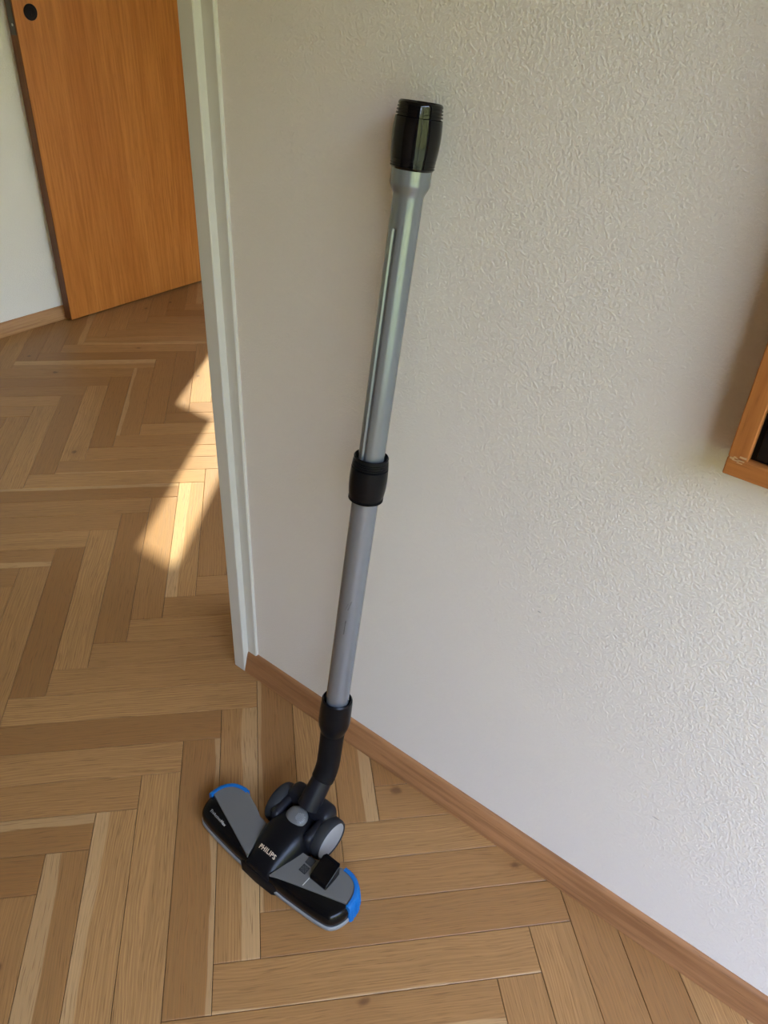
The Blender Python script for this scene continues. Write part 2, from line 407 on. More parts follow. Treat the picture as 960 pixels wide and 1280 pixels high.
def pane_mat(name, tint):
    m, nt, b = new_mat(name)
    tr = nt.nodes.new('ShaderNodeBsdfTransparent'); tr.inputs[0].default_value = (*tint, 1)
    gl = nt.nodes.new('ShaderNodeBsdfGlossy'); gl.inputs['Roughness'].default_value = 0.02
    mx = nt.nodes.new('ShaderNodeMixShader'); mx.inputs[0].default_value = 0.05
    nt.links.new(tr.outputs[0], mx.inputs[1]); nt.links.new(gl.outputs[0], mx.inputs[2])
    nt.links.new(mx.outputs[0], nt.nodes['Material Output'].inputs['Surface'])
    return m
clear = pane_mat('clear_glass', (0.97, 0.98, 0.97)); sun_dimmer = pane_mat('sun_dimming_glass', (0.25, 0.255, 0.24))  # the second glass is tinted only to dim the sun beam in the hall
box('pane', (wx + .058, y0 + .05, z0 + .05), (wx + .062, -1.26, z1 - .05), clear, wf)
box('pane', (wx + .058, -1.20, z0 + .05), (wx + .062, y1 - .05, z1 - .05), clear, wf)
wf2 = tag(bpy.data.objects.new('window_2', None), kind='structure'); C.objects.link(wf2)
bm = bmesh.new()
for lo, hi in [((1.52, h2['y0'], h2['z0']), (1.58, h2['y0'] + .05, h2['z1'])), ((1.52, h2['y1'] - .05, h2['z0']), (1.58, h2['y1'], h2['z1'])),
               ((1.52, h2['y0'], h2['z0']), (1.58, h2['y1'], h2['z0'] + .05)), ((1.52, h2['y0'], h2['z1'] - .05), (1.58, h2['y1'], h2['z1']))]:
    add_box(bm, lo, hi)
from_bm('window_frame', bm, M['gloss_white'], wf2)
box('pane', (1.548, h2['y0'] + .04, h2['z0'] + .04), (1.552, h2['y1'] - .04, h2['z1'] - .04), clear, wf2)
wf3 = tag(bpy.data.objects.new('sun_slit', None), kind='structure'); C.objects.link(wf3)
pyd('pane', [(sx00 - .01, YS - .002, .29), (sx1 + .01, YS - .002, .29), (sx1 + .01, YS - .002, 2.01), (sx00 - .01, YS - .002, 2.01)], [(0, 1, 2, 3)], sun_dimmer, wf3)

# ------------------------------------------------------------------ floor: herringbone of single oak strips
LO = Vector((-0.352343, 1.413807))                     # lattice coordinates of the room's origin, in strip widths
UX = Vector((0.691507, 0.722370)); VX = Vector((-0.722370, 0.691507))   # the two strip directions in the room
def lat(u, v):
    return (UX * (u - LO.x) + VX * (v - LO.y)) * W
floor = tag(pyd('floor', [(XH - 0.9, YF - 0.12, -0.02), (XR + 0.12, YF - 0.12, -0.02), (XR + 0.12, YS + 0.1, -0.02), (XH - 0.9, YS + 0.1, -0.02),
                          (XH - 0.9, YF - 0.12, -0.0022), (XR + 0.12, YF - 0.12, -0.0022), (XR + 0.12, YS + 0.1, -0.0022), (XH - 0.9, YS + 0.1, -0.0022)],
                [(3, 2, 1, 0), (4, 5, 6, 7), (0, 1, 5, 4), (1, 2, 6, 5), (2, 3, 7, 6), (3, 0, 4, 7)], M['subfloor']), kind='structure')

def to_px(p):
    d = Vector(p) - CAM; z = d.dot(FWD)
    if z < 0.05: return None
    return 480 + FPX * d.dot(RIGHT) / z, 640 + FPX * d.dot(DOWN) / z

def clip_poly(poly, f):
    out = []
    for i in range(len(poly)):
        a, b = poly[i], poly[(i + 1) % len(poly)]; fa, fb = f(a), f(b)
        if fa >= 0: out.append(a)
        if (fa >= 0) != (fb >= 0):
            t = fa / (fa - fb); out.append(a + (b - a) * t)
    return out

rnd = random.Random(11)
LH, WH, GAP, CH = 3.5 * W, 0.5 * W, 0.00042, 0.0007
def strip_mesh(poly):
    """a flat strip with a fine chamfer, from its plan outline in its own axes"""
    c = sum(poly, Vector((0, 0))) / len(poly)
    def inset(d):
        out = []
        for k in range(len(poly)):
            a, b, cc = poly[k - 1], poly[k], poly[(k + 1) % len(poly)]
            e1 = (b - a).normalized(); e2 = (cc - b).normalized()
            n1 = Vector((-e1.y, e1.x)); n2 = Vector((-e2.y, e2.x))
            bis = (n1 + n2); bis = bis / max(0.25, bis.dot(n1)) if bis.length > 1e-6 else n1
            out.append(b + bis * d)
        return out
    lo, mi, hi = inset(GAP), inset(GAP), inset(GAP + CH)
    n = len(poly)
    vs = [(p.x, p.y, -0.0021) for p in lo] + [(p.x, p.y, -CH * 0.6) for p in mi] + [(p.x, p.y, 0.0) for p in hi]
    fs = []
    for k in range(2):
        for i in range(n):
            j = (i + 1) % n; fs.append((k * n + i, k * n + j, (k + 1) * n + j, (k + 1) * n + i))
    fs.append(tuple(2 * n + i for i in range(n)))
    me = bpy.data.meshes.new('plank'); me.from_pydata(vs, [], fs); me.update(); me.materials.append(M['oak'])
    return me

full = [Vector((-LH, -WH)), Vector((LH, -WH)), Vector((LH, WH)), Vector((-LH, WH))]
full_mesh = strip_mesh(full)
strips = []
for k in range(-90, 91):
    for m in range(-9, 10):
        strips.append(('H', k - 3.5 + 14 * m, k + 0.5))
        strips.append(('V', k + 0.5, k - 2.5 + 14 * m))
shown, rest = [], []
for kind, cu, cv in strips:
    c = lat(cu, cv)
    if not (XH - 0.85 < c.x < XR + 0.1 and YF - 0.1 < c.y < YS + 0.05): continue
    ax = UX if kind == 'H' else VX
    ay = Vector((-ax.y, ax.x))
    cor = [c + ax * p.x + ay * p.y for p in full]
    if c.x > 0.02 and min(q.y for q in cor) > 0.0 : rest.append((kind, c, ax, ay)); continue
    px = [to_px((q.x, q.y, 0)) for q in cor + [c, c + ax * LH * .5, c - ax * LH * .5]]
    vis = any(p and -6 < p[0] < 966 and -6 < p[1] < 1286 for p in px)
    # hidden behind the wall: past the casing's line of sight
    if vis and c.y > 0.25:
        edge = Vector((xa, 0.0)); d1 = edge - CAM.xy
        if all((q - CAM.xy).x * d1.y - (q - CAM.xy).y * d1.x < 0 for q in cor): vis = False
    (shown if vis else rest).append((kind, c, ax, ay))
shown.sort(key=lambda s: (Vector((s[1].x, s[1].y, 0)) - CAM).length)
rest += shown[300:]; shown = shown[:300]
KNOTS = [(25, 1208, .5), (465, 1250, .5), (640, 1070, .5), (495, 987, .5), (105, 517, .8), (125, 524, .8), (160, 515, .8), (90, 498, .6), (223, 435, .9), (253, 497, .9), (246, 470, .9)]
def ground(px, py):
    d = RIGHT * ((px - 480) / FPX) + DOWN * ((py - 640) / FPX) + FWD
    return (CAM + d * (-CAM.z / d.z)).xy
kn = [(ground(x, y), t) for x, y, t in KNOTS]
def fr_(v): return v - math.floor(v)
def knot_off(lx, ly):
    best, bo = 9, 0.5
    for k in range(20000):
        o = (k + 0.5) / 20000
        if fr_(o * 7.77) <= 0.81: continue
        e = abs(fr_(o * 17.3) * 0.36 - 0.18 - lx) + abs(fr_(o * 91.7) * 0.044 - 0.022 - ly)
        if e < best: best, bo = e, o
    return bo
for kind, c, ax, ay in shown:
    me = full_mesh; poly = None
    cor = [c + ax * p.x + ay * p.y for p in full]
    if c.x > 0.0 and max(q.y for q in cor) > 0.006 and c.y < 0.1 and min(q.x for q in cor) > -0.1:
        poly = clip_poly(full, lambda p: 0.006 - (c + ax * p.x + ay * p.y).y)
        if len(poly) < 3: continue
        me = strip_mesh(poly)
    o = bpy.data.objects.new('plank', me)
    o.location = (c.x, c.y, rnd.uniform(-0.00025, 0.00005)); o.rotation_euler = (0, 0, math.atan2(ax.y, ax.x))
    o.color = (rnd.random(), rnd.random(), rnd.uniform(0.1, 1.3) if rnd.random() < .42 else 2.0, 1)
    off, hit = rnd.random(), False
    while fr_(off * 7.77) > 0.80 and rnd.random() < 0.85: off = rnd.random()
    for g, tn in kn:
        lx, ly = (g - c).dot(ax), (g - c).dot(ay)
        if abs(lx) < LH and abs(ly) < WH: off = knot_off(lx, ly); o.color[0] = tn
    o.color[1] = off
    C.objects.link(o); o.parent = floor
vs, fs, uvs, cols = [], [], [], []
for kind, c, ax, ay in rest:
    b = len(vs); col = (rnd.random(), rnd.random(), rnd.uniform(0.1, 1.3) if rnd.random() < .42 else 2.0, 1)
    for p in full:
        g = Vector((p.x - math.copysign(GAP, p.x), p.y - math.copysign(GAP, p.y)))
        q = c + ax * g.x + ay * g.y; vs.append((q.x, q.y, -0.0002)); uvs.append((p.x, p.y)); cols.append(col)
    for p in full:
        q = c + ax * p.x * .998 + ay * p.y * .99; vs.append((q.x, q.y, -0.0021)); uvs.append((p.x, p.y)); cols.append(col)
    fs += [(b, b + 1, b + 2, b + 3)] + [(b + 4 + i, b + 4 + (i + 1) % 4, b + (i + 1) % 4, b + i) for i in range(4)]
me = bpy.data.meshes.new('plank_field'); me.from_pydata(vs, [], fs); me.update()
uvl = me.uv_layers.new(name='UVMap'); ca = me.color_attributes.new('rnd', 'FLOAT_COLOR', 'POINT')
for lp in me.loops: uvl.data[lp.index].uv = uvs[lp.vertex_index]
for i, cc in enumerate(cols): ca.data[i].color = cc
tag(link_mesh('plank_field', me, M['oak_rest'], floor), kind='stuff')

# ------------------------------------------------------------------ open door leaf in the hall
door = tag(bpy.data.objects.new('wooden_door', None), 'orange-brown wooden door leaf standing open against the hall wall', 'door')
dxf, dxb, dy0, dy1 = -26.87 * W, -27.48 * W, 12.2 * W, 26.0 * W
door.location = (dxf, dy0, 0.006); C.objects.link(door)
box('leaf', (dxb - dxf, 0.0015, 0), (0, dy1 - dy0, 2.0), M['door'], door, 0.001, 1)
box('edge_lipping', (dxb - dxf + 0.0004, -0.0004, 0.0004), (-0.0012, 0.0015, 1.9996), M['door_edge'], door)
kh = 14.89 * W - 0.006; ky = (13.05 - 12.2) * W
def disc_x(name, r, x0, x1, mat, parent, y, z, n=40, bev=0.0015):
    rings = []
    for xx, rr in ((x0, r), (x1 - bev, r), (x1, r - bev)):
        rings.append([(xx, y + rr * math.cos(2 * math.pi * i / n), z + rr * math.sin(2 * math.pi * i / n)) for i in range(n)])
    return prism_rings(name, rings, mat, parent)
esc = disc_x('escutcheon', 0.0205, -0.001, 0.0035, M['black_satin'], door, ky, kh)
disc_x('inner_disc', 0.0150, 0.0030, 0.0042, M['black_matt'], esc, ky, kh)
bm = bmesh.new(); add_box(bm, (0.004, ky - 0.0022, kh - 0.009), (0.0052, ky + 0.0022, kh + 0.005), 0.0008, 1)
from_bm('keyhole', bm, M['black_gloss'], esc)
lp = box('lock_plate', (dxb - dxf + 0.005, -0.0018, kh - 0.055), (-0.004, 0.001, kh + 0.14), M['steel'], door, 0.0006, 1)
disc = [[(-0.0135 + 0.0035 * math.cos(a * math.pi / 8), y, kh - 0.030 + 0.0035 * math.sin(a * math.pi / 8)) for a in range(16)] for y in (-0.0016, -0.0028)]
prism_rings('screw', disc, M['steel_bright'], lp)
box('latch_bolt', (-0.020, -0.012, kh + 0.042), (-0.008, 0.0, kh + 0.062), M['steel'], lp, 0.0015, 2)

# ------------------------------------------------------------------ framed dark glass panel on the wall
fr = tag(bpy.data.objects.new('picture_frame', None), 'orange-brown wooden frame around a black glossy panel, hung on the wall', 'frame')
FX, FZ, FD = 0.6625, 0.7195, 0.040      # lower-left outer corner, depth of the frame
FWI, FHI, RW = 0.46, 0.62, 0.0165
fr.location = (FX, YW - FD, FZ); C.objects.link(fr)
box('rail', (0, 0, 0), (FWI, FD, RW), M['frame_h'], fr, 0.0012, 2)
box('rail', (0, 0, FHI - RW), (FWI, FD, FHI), M['frame_h'], fr, 0.0012, 2)
box('stile', (0, 0.0004, RW), (RW, FD, FHI - RW), M['frame_v'], fr, 0.0012, 2)
box('stile', (FWI - RW, 0.0004, RW), (FWI, FD, FHI - RW), M['frame_v'], fr, 0.0012, 2)
pb = box('panel', (RW - 0.002, 0.009, RW - 0.002), (FWI - RW + 0.002, FD - 0.002, FHI - RW + 0.002), M['black_matt'], fr)
box('glass', (RW + 0.004, 0.0045, RW + 0.003), (FWI - RW - 0.004, 0.0095, FHI - RW - 0.004), M['black_gloss'], fr, 0.0015, 2)
bm = bmesh.new()
for k in range(7):
    a = rnd.uniform(0.001, 0.013); zz = RW + rnd.uniform(-0.004, 0.0035)
    add_box(bm, (a, -0.0002, zz), (a + rnd.uniform(.002, .006), 0.0006, zz + rnd.uniform(.0006, .0016)))
from_bm('joint_filler', bm, plain('pale_filler', (0.52, 0.30, 0.14), 0.7, 0.2, noise=0.2, nscale=200), fr)

# ------------------------------------------------------------------ vacuum cleaner wand with floor head
HX, HY = 0.301, -0.263
ORG = Vector((HX, HY, 0))
vac = tag(bpy.data.objects.new('vacuum_wand', None), 'grey telescopic vacuum cleaner tube with black floor head leaning on the wall', 'vacuum wand')
vac.location = ORG; C.objects.link(vac)

# --- floor head: outline in plan
half = [(0.0, 0.0), (0.04, 0.0000), (0.08, 0.0025), (0.110, 0.0058), (0.1260, 0.0108), (0.1350, 0.025), (0.1368, 0.043), (0.132, 0.0615), (0.119, 0.0745), (0.099, 0.0790), (0.078, 0.073), (0.060, 0.066), (0.045, 0.060), (0.0, 0.058)]
ctrl = [Vector(p) for p in half] + [Vector((-x, y)) for x, y in half[-2:0:-1]]
def catmull(pts, n=6):
    out = []; N = len(pts)
    for i in range(N):
        p0, p1, p2, p3 = pts[i - 1], pts[i], pts[(i + 1) % N], pts[(i + 2) % N]
        for k in range(n):
            t = k / n
            out.append(0.5 * ((2 * p1) + (p2 - p0) * t + (2 * p0 - 5 * p1 + 4 * p2 - p3) * t * t + (3 * p1 - p0 - 3 * p2 + p3) * t ** 3))
    return out
OUT = catmull(ctrl)
def offs(poly, d):
    out = []; N = len(poly)
    for i in range(N):
        tn = (poly[(i + 1) % N] - poly[i - 1]).normalized()
        out.append(poly[i] + Vector((-tn.y, tn.x)) * d)      # counter-clockwise outline: inward
    return out
def ring(poly, d, z): return [(p.x, p.y, z) for p in offs(poly, d)]
prism_rings('sole_plate', [ring(OUT, 0.003, 0.002), ring(OUT, 0.0006, 0.0035), ring(OUT, 0.0, 0.005), ring(OUT, 0.0, 0.0095), ring(OUT, 0.0012, 0.0112), ring(OUT, 0.004, 0.0118)], M['rim'], vac)
prism_rings('upper_shell', [ring(OUT, 0.003, 0.0110), ring(OUT, 0.0012, 0.0130), ring(OUT, 0.0014, 0.0240), ring(OUT, 0.0035, 0.0290), ring(OUT, 0.0075, 0.0322), ring(OUT, 0.013, 0.0332)], M['shell'], vac, deg=60)
# grey top panels, behind a slanting line on each side
def vline(p, sx): return p.y - (0.004 + (0.0386 - 0.004) * (p.x * sx - 0.0215) / (0.1255 - 0.0215))
for sx in (-1, 1):
    poly = clip_poly(offs(OUT, 0.0024), lambda p: vline(p, sx))
    poly = clip_poly(poly, lambda p: p.x * sx - (0.0215 + 0.24 * (p.y - 0.004)))
    clean = [poly[0]]
    for p in poly[1:]:
        if (p - clean[-1]).length > 0.0006: clean.append(p)
    if (clean[0] - clean[-1]).length < 0.0006: clean.pop()
    cen = sum(clean, Vector((0, 0))) / len(clean)
    def sh(d): return [p + (cen - p).normalized() * d for p in clean]
    prism_rings('grey_panel', [[(p.x, p.y, z) for p in sh(d)] for d, z in ((0, 0.0290), (0, 0.0335), (0.0010, 0.0350))], M['grey_panel'], vac, deg=25)
# blue bristle strips round the rear outer corners
def strip_pts(sx):
    pts = [p for p in OUT if p.x * sx > 0.093 and p.y > 0.035]
    pts.sort(key=lambda p: math.atan2(p.y - 0.045, (p.x * sx - 0.095)))
    return [Vector((p.x * sx, p.y)) for p in pts]
base_pts = strip_pts(1)
dense = []
for i in range(len(base_pts) - 1):
    for k in range(6): dense.append(base_pts[i].lerp(base_pts[i + 1], k / 6))
dense.append(base_pts[-1])
for sx in (-1, 1):
    rr = random.Random(5)
    outer_b, outer_m, outer_t, inner_t, inner_b = [], [], [], [], []
    for i, p in enumerate(dense):
        a = dense[max(0, i - 1)]; b = dense[min(len(dense) - 1, i + 1)]; tn = (b - a).normalized(); nn = Vector((tn.y, -tn.x))
        j = rr.uniform(-0.0009, 0.0009); e = min(1.0, i / 6, (len(dense) - 1 - i) / 6)
        qb = p + nn * (0.0022 * e + j + 0.001); qm = p + nn * (0.0016 * e + j); qt = p + nn * (0.0002 + j * .4); qi = p - nn * 0.0062
        outer_b.append((qb.x * sx, qb.y, 0.004)); outer_m.append((qm.x * sx, qm.y, 0.024)); outer_t.append((qt.x * sx, qt.y, 0.0345)); inner_t.append((qi.x * sx, qi.y, 0.0366)); inner_b.append((qi.x * sx, qi.y, 0.004))
    n = len(dense)
    rings = [[outer_b[i], outer_m[i], outer_t[i], (outer_t[i][0] * .6 + inner_t[i][0] * .4, outer_t[i][1] * .6 + inner_t[i][1] * .4, 0.0368), inner_t[i], inner_b[i]] for i in range(n)]
    prism_rings('side_brush', rings, M['blue'], vac, deg=50)
# black bumper in the middle of the front edge
nose = [[(x, y, z) for x, y in ((-0.036, 0.003), (-0.028, -0.0022), (0.0, -0.0034), (0.030, -0.0022), (0.039, 0.003), (0.030, 0.010), (-0.028, 0.010))] for z in (0.0015, 0.0165, 0.0215)]
nose[2] = [(x * 0.93, y + 0.0025, z) for x, y, z in nose[2]]
prism_rings('front_bumper', nose, M['black_matt'], vac, deg=50)

# --- centre cover: a rounded hump between the two panels
def interp(tab, x):
    if x <= tab[0][0]: return tab[0][1]
    for (a, fa), (b, fb) in zip(tab, tab[1:]):
        if x <= b:
            t = (x - a) / (b - a); return fa + (fb - fa) * t
    return tab[-1][1]
TOP = [(0.000, 0.0285), (0.004, 0.0335), (0.012, 0.0395), (0.025, 0.0465), (0.040, 0.0530), (0.055, 0.0575), (0.070, 0.0595), (0.086, 0.0575), (0.097, 0.0560)]
HWD = [(0.000, 0.0215), (0.004, 0.0238), (0.012, 0.0262), (0.025, 0.0298), (0.040, 0.0335), (0.055, 0.0365), (0.070, 0.0370), (0.086, 0.0300), (0.097, 0.0240)]
def cover_z(x, y):
    hw, tp = interp(HWD, y), interp(TOP, y); zb = 0.024
    u = min(1.0, abs(x) / hw)
    return zb + (tp - zb) * (1 - u ** 2.6) ** (1 / 2.0)
rings = []
ys = [0.0, 0.002, 0.004, 0.008, 0.012, 0.018, 0.025, 0.032, 0.040, 0.048, 0.055, 0.063, 0.070, 0.078, 0.086, 0.092, 0.097]
for y in ys:
    hw = interp(HWD, y); r = [(-hw, y, 0.018)]
    for i in range(25):
        u = -math.cos(math.pi * i / 24); r.append((u * hw, y, max(cover_z(u * hw, y), 0.024)))
    r.append((hw, y, 0.018)); rings.append(r)
cover = prism_rings('centre_cover', rings, M['black_satin'], vac, deg=70)

# --- lettering as thin raised print that follows the surface below it
def letters(name, body, size, mat, parent, place, bold=0.0, spacing=1.0):
    cu = bpy.data.curves.new(name, 'FONT'); cu.body = body; cu.size = size; cu.align_x = 'LEFT'; cu.space_character = spacing
    cu.offset = bold; cu.resolution_u = 3
    tmp = bpy.data.objects.new('tmp_' + name, cu); C.objects.link(tmp)
    dg = bpy.context.evaluated_depsgraph_get()
    me = bpy.data.meshes.new_from_object(tmp.evaluated_get(dg))
    bpy.data.objects.remove(tmp)
    xs = [v.co.x for v in me.vertices]; span = max(xs)
    bm = bmesh.new(); bm.from_mesh(me)
    bmesh.ops.triangulate(bm, faces=bm.faces)
    bmesh.ops.subdivide_edges(bm, edges=[e for e in bm.edges if e.calc_length() > size * 0.25], cuts=1)
    for v in bm.verts: v.co = Vector(place(v.co.x, v.co.y, span))
    bm.to_mesh(me); bm.free(); me.materials.clear()
    return link_mesh(name, me, mat, parent)
# maker's name on the cover, read from the front
letters('lettering', 'PHILIPS', 0.0078, M['print_gold'], cover,
        lambda x, y, s: (-0.0150 + x / s * 0.0300, 0.0200 + y, cover_z(-0.0150 + x / s * 0.0300, 0.0200 + y) + 0.0004), bold=0.0002, spacing=1.1)
# type name on the left black panel, running along the front edge
ta = math.radians(-6)
def tri(x0, y0, dx):
    def f(x, y, s):
        u, v = dx * x / s, y
        return (x0 + u * math.cos(ta) - v * math.sin(ta), y0 + u * math.sin(ta) + v * math.cos(ta), 0.0336)
    return f
letters('lettering', 'TriActive', 0.0060, M['print_white'], vac, tri(-0.1155, 0.0185, 0.0240))
letters('lettering', 'Max', 0.0060, M['print_white'], vac, tri(-0.1155 + 0.0245 * math.cos(ta), 0.0185 + 0.0245 * math.sin(ta), 0.0115), bold=0.00010)
# floor-type symbols and the white index line on the right panel
for k, (cx, cy) in enumerate(((0.0522, 0.0538), (0.0530, 0.0400))):
    bm = bmesh.new(); h = 0.0056
    for lo, hi in (((-h, -h), (h, -h + .0011)), ((-h, h - .0011), (h, h)), ((-h, -h), (-h + .0011, h)), ((h - .0011, -h), (h, h))):
        add_box(bm, (cx + lo[0], cy + lo[1], 0.0350), (cx + hi[0], cy + hi[1], 0.03555))
    box('symbol_plate', (cx - h, cy - h, 0.0345), (cx + h, cy + h, 0.03530), M['print_pale'], vac)
    if k == 1:
        for a in (1, -1):
            for t in range(-4, 5):
                x = t * 0.001; add_box(bm, (cx + x - .0006, cy + a * x - .0006, 0.0350), (cx + x + .0006, cy + a * x + .0006, 0.03555))
        for dx, dy in ((0, .0035), (0, -.0035), (.0035, 0), (-.0035, 0)):
            add_box(bm, (cx + dx - .001, cy + dy - .0005, 0.0350), (cx + dx + .001, cy + dy + .0005, 0.03555))
    else:
        for t in range(5):
            add_box(bm, (cx - .0038, cy - .0040 + t * .0018, 0.0350), (cx + .0038, cy - .0030 + t * .0018, 0.03555))
    from_bm('floor_symbol', bm, M['print_grey'], vac)
box('index_line', (0.0665, 0.0215, 0.0346), (0.0676, 0.0350, 0.0354), M['print_white'], vac)

# --- rocker pedal on the right panel: low at the front, high at the back
ped = [[(0.0670, 0.0355, 0.033), (0.0950, 0.0355, 0.033), (0.0950, 0.0355, 0.0375), (0.0670, 0.0355, 0.0375)],
       [(0.0665, 0.0380, 0.033), (0.0955, 0.0380, 0.033), (0.0955, 0.0380, 0.0412), (0.0665, 0.0380, 0.0412)],
       [(0.0665, 0.0520, 0.033), (0.0955, 0.0520, 0.033), (0.0955, 0.0520, 0.0480), (0.0665, 0.0520, 0.0480)],
       [(0.0665, 0.0640, 0.036), (0.0955, 0.0640, 0.036), (0.0955, 0.0640, 0.0545), (0.0665, 0.0640, 0.0545)],
       [(0.0690, 0.0690, 0.042), (0.0930, 0.0690, 0.042), (0.0930, 0.0690, 0.0545), (0.0690, 0.0690, 0.0545)]]
pd = prism_rings('pedal', ped, M['black_gloss'], vac, smooth=False)
bv = pd.modifiers.new('bevel', 'BEVEL'); bv.width = 0.0011; bv.segments = 3; bv.limit_method = 'ANGLE'; bv.angle_limit = math.radians(40); bv.harden_normals = True

# --- button dome at the back of the cover
def dome(name, c, ax, ay, az, a, b, h, mat, parent, n=40, m=8):
    rings = []
    for k in range(m + 1):
        t = math.pi / 2 * k / m * 0.98
        rings.append([Vector(c) + ax * (a * math.cos(t) * math.cos(2 * math.pi * i / n)) + ay * (b * math.cos(t) * math.sin(2 * math.pi * i / n)) + az * (h * math.sin(t)) for i in range(n)])
    return prism_rings(name, rings, mat, parent, deg=60)
tilt = math.radians(-14)
bx, by_, bz = Vector((1, 0, 0)), Vector((0, math.cos(tilt), -math.sin(tilt))), Vector((0, math.sin(tilt), math.cos(tilt)))
btn = dome('button', (0.0, 0.0820, 0.0575), bx, by_, bz, 0.0172, 0.0150, 0.0085, M['button'], vac)
bm = bmesh.new()
for i in range(-4, 5):
    for j in range(-4, 5):
        u, v = 0.0075 + i * 0.0016, j * 0.0016
        if (u / 0.0150) ** 2 + (v / 0.0130) ** 2 > 0.9 or (u - 0.008) ** 2 + v ** 2 > 0.0065 ** 2: continue
        hh = 0.0085 * math.sqrt(max(0, 1 - (u / 0.0172) ** 2 - (v / 0.0150) ** 2))
        p = Vector((0, 0.0820, 0.0575)) + bx * u + by_ * v + bz * hh
        r = bmesh.ops.create_icosphere(bm, subdivisions=1, radius=0.0006)
        bmesh.ops.translate(bm, verts=r['verts'], vec=p)
from_bm('grip_dots', bm, M['hub'], btn)

# --- yoke behind the cover, wheels
bm = bmesh.new(); add_box(bm, (-0.0400, 0.0960, 0.012), (0.0400, 0.1300, 0.0630), 0.012, 4)
add_box(bm, (-0.0395, 0.064, 0.012), (-0.0235, 0.118, 0.0560), 0.0075, 4); add_box(bm, (0.0235, 0.064, 0.012), (0.0395, 0.118, 0.0560), 0.0075, 4)
for v in bm.verts:
    if v.co.z > 0.04 and v.co.y > 0.10: v.co.z += 0.004
yoke = autosmooth(from_bm('swivel_yoke', bm, M['charcoal'], vac), 60)
for sx in (-1, 1):
    r0, x0, x1 = 0.0310, 0.0355, 0.0530
    cyl = []
    n = 56
    for xx, rr in ((x0, 0.024), (x0, 0.0285), (x0 + .003, r0), (x1 - .004, r0), (x1 - .001, 0.0300), (x1, 0.0288), (x1 - .001, 0.0275), (x1 - .003, 0.0270)):
        cyl.append([(sx * xx, 0.0975 + rr * math.cos(2 * math.pi * i / n), r0 + rr * math.sin(2 * math.pi * i / n)) for i in range(n)])
    wh = prism_rings('wheel', cyl, M['rubber'], vac, deg=40)
    cap = []
    for xx, rr in ((x1 - .004, 0.0272), (x1 - .0014, 0.0270), (x1 - .0008, 0.0255), (x1 - .0012, 0.012), (x1 - .0012, 0.003)):
        cap.append([(sx * xx, 0.0975 + rr * math.cos(2 * math.pi * i / n), r0 + rr * math.sin(2 * math.pi * i / n)) for i in range(n)])
    prism_rings('hub_cap', cap, M['hub'], wh, deg=40)
    ax_ = [[(sx * xx, 0.0975 + 0.012 * math.cos(2 * math.pi * i / 24), 0.031 + 0.012 * math.sin(2 * math.pi * i / 24)) for i in range(24)] for xx in (0.030, 0.0365)]
    prism_rings('axle', ax_, M['black_matt'], wh)

# --- the tube: axis from the bend up to the top rim
TOPP = Vector((0.3125, -0.0083, 0.9595)) - ORG
BEND = Vector((0.3050, -0.1202, 0.108)) - ORG
AX = (BEND - TOPP).normalized()                     # downwards
FRT = (Vector((0, -1, 0)) - AX * AX.dot(Vector((0, -1, 0)))).normalized()
SID = AX.cross(FRT)
def axp(s, r, a): return TOPP + AX * s + FRT * (r * math.cos(a)) + SID * (r * math.sin(a))
def lathe(name, prof, mat, parent=None, n=64, cap0=True, cap1=True, deg=30):
    rings = [[axp(s, r, 2 * math.pi * i / n) for i in range(n)] for s, r in prof]
    return prism_rings(name, rings, mat, parent or vac, cap0, cap1, deg=deg)
def ridged(prof, s0, s1, count, r, d=0.0005):
    p = (s1 - s0) / count
    for k in range(count):
        prof += [(s0 + k * p, r(s0 + k * p)), (s0 + (k + .62) * p, r(s0 + (k + .62) * p)), (s0 + (k + .68) * p, r(s0) - d * 1.6), (s0 + (k + .94) * p, r(s0) - d * 1.6)]
# top collar: open socket, ridges at both ends
def rc(s): return 0.0204 + 0.0026 * math.sin(math.pi * min(1, max(0, s / 0.056))) 
prof = [(0.034, 0.0165), (0.004, 0.0168), (0.0012, 0.0182), (0.0, 0.0192), (0.0006, 0.0200)]
ridged(prof, 0.0016, 0.0125, 4, rc, 0.0003)
for k in range(9): s = 0.013 + k * 0.0039; prof.append((s, rc(s)))
ridged(prof, 0.0455, 0.0547, 4, rc, 0.0003)
prof += [(0.0557, 0.0204), (0.0567, 0.0196), (0.0569, 0.0150)]
lathe('top_collar', prof, M['black_gloss'])
# upper tube with its flared socket and the long index groove at the front
n = 128; rings = []
svals = [0.0540, 0.0575, 0.062, 0.0690, 0.0710, 0.0735, 0.0760, 0.0785, 0.0810] + [0.100, 0.1085, 0.1090, 0.1098, 0.1110, 0.1130, 0.16, 0.22, 0.28, 0.34, 0.39]
def ru(s):
    if s <= 0.0690: return 0.0194
    if s >= 0.0810: return 0.01505
    t = (s - 0.0690) / 0.0120; t = t * t * (3 - 2 * t); return 0.0194 + (0.01505 - 0.0194) * t
for s in svals:
    r0 = ru(s); h = 0.0 if s < 0.1088 else min(1.0, (s - 0.1088) / 0.0020)
    rg = []
    for i in range(n):
        a = 2 * math.pi * i / n; d = abs((a + math.pi) % (2 * math.pi) - math.pi) * r0
        g = 1.0 if d < 0.0017 else (max(0.0, 1 - (d - 0.0017) / 0.0008))
        rg.append(axp(s, r0 - 0.0022 * g * h, a))
    rings.append(rg)
prism_rings('upper_tube', rings, M['tube'], vac, deg=35)
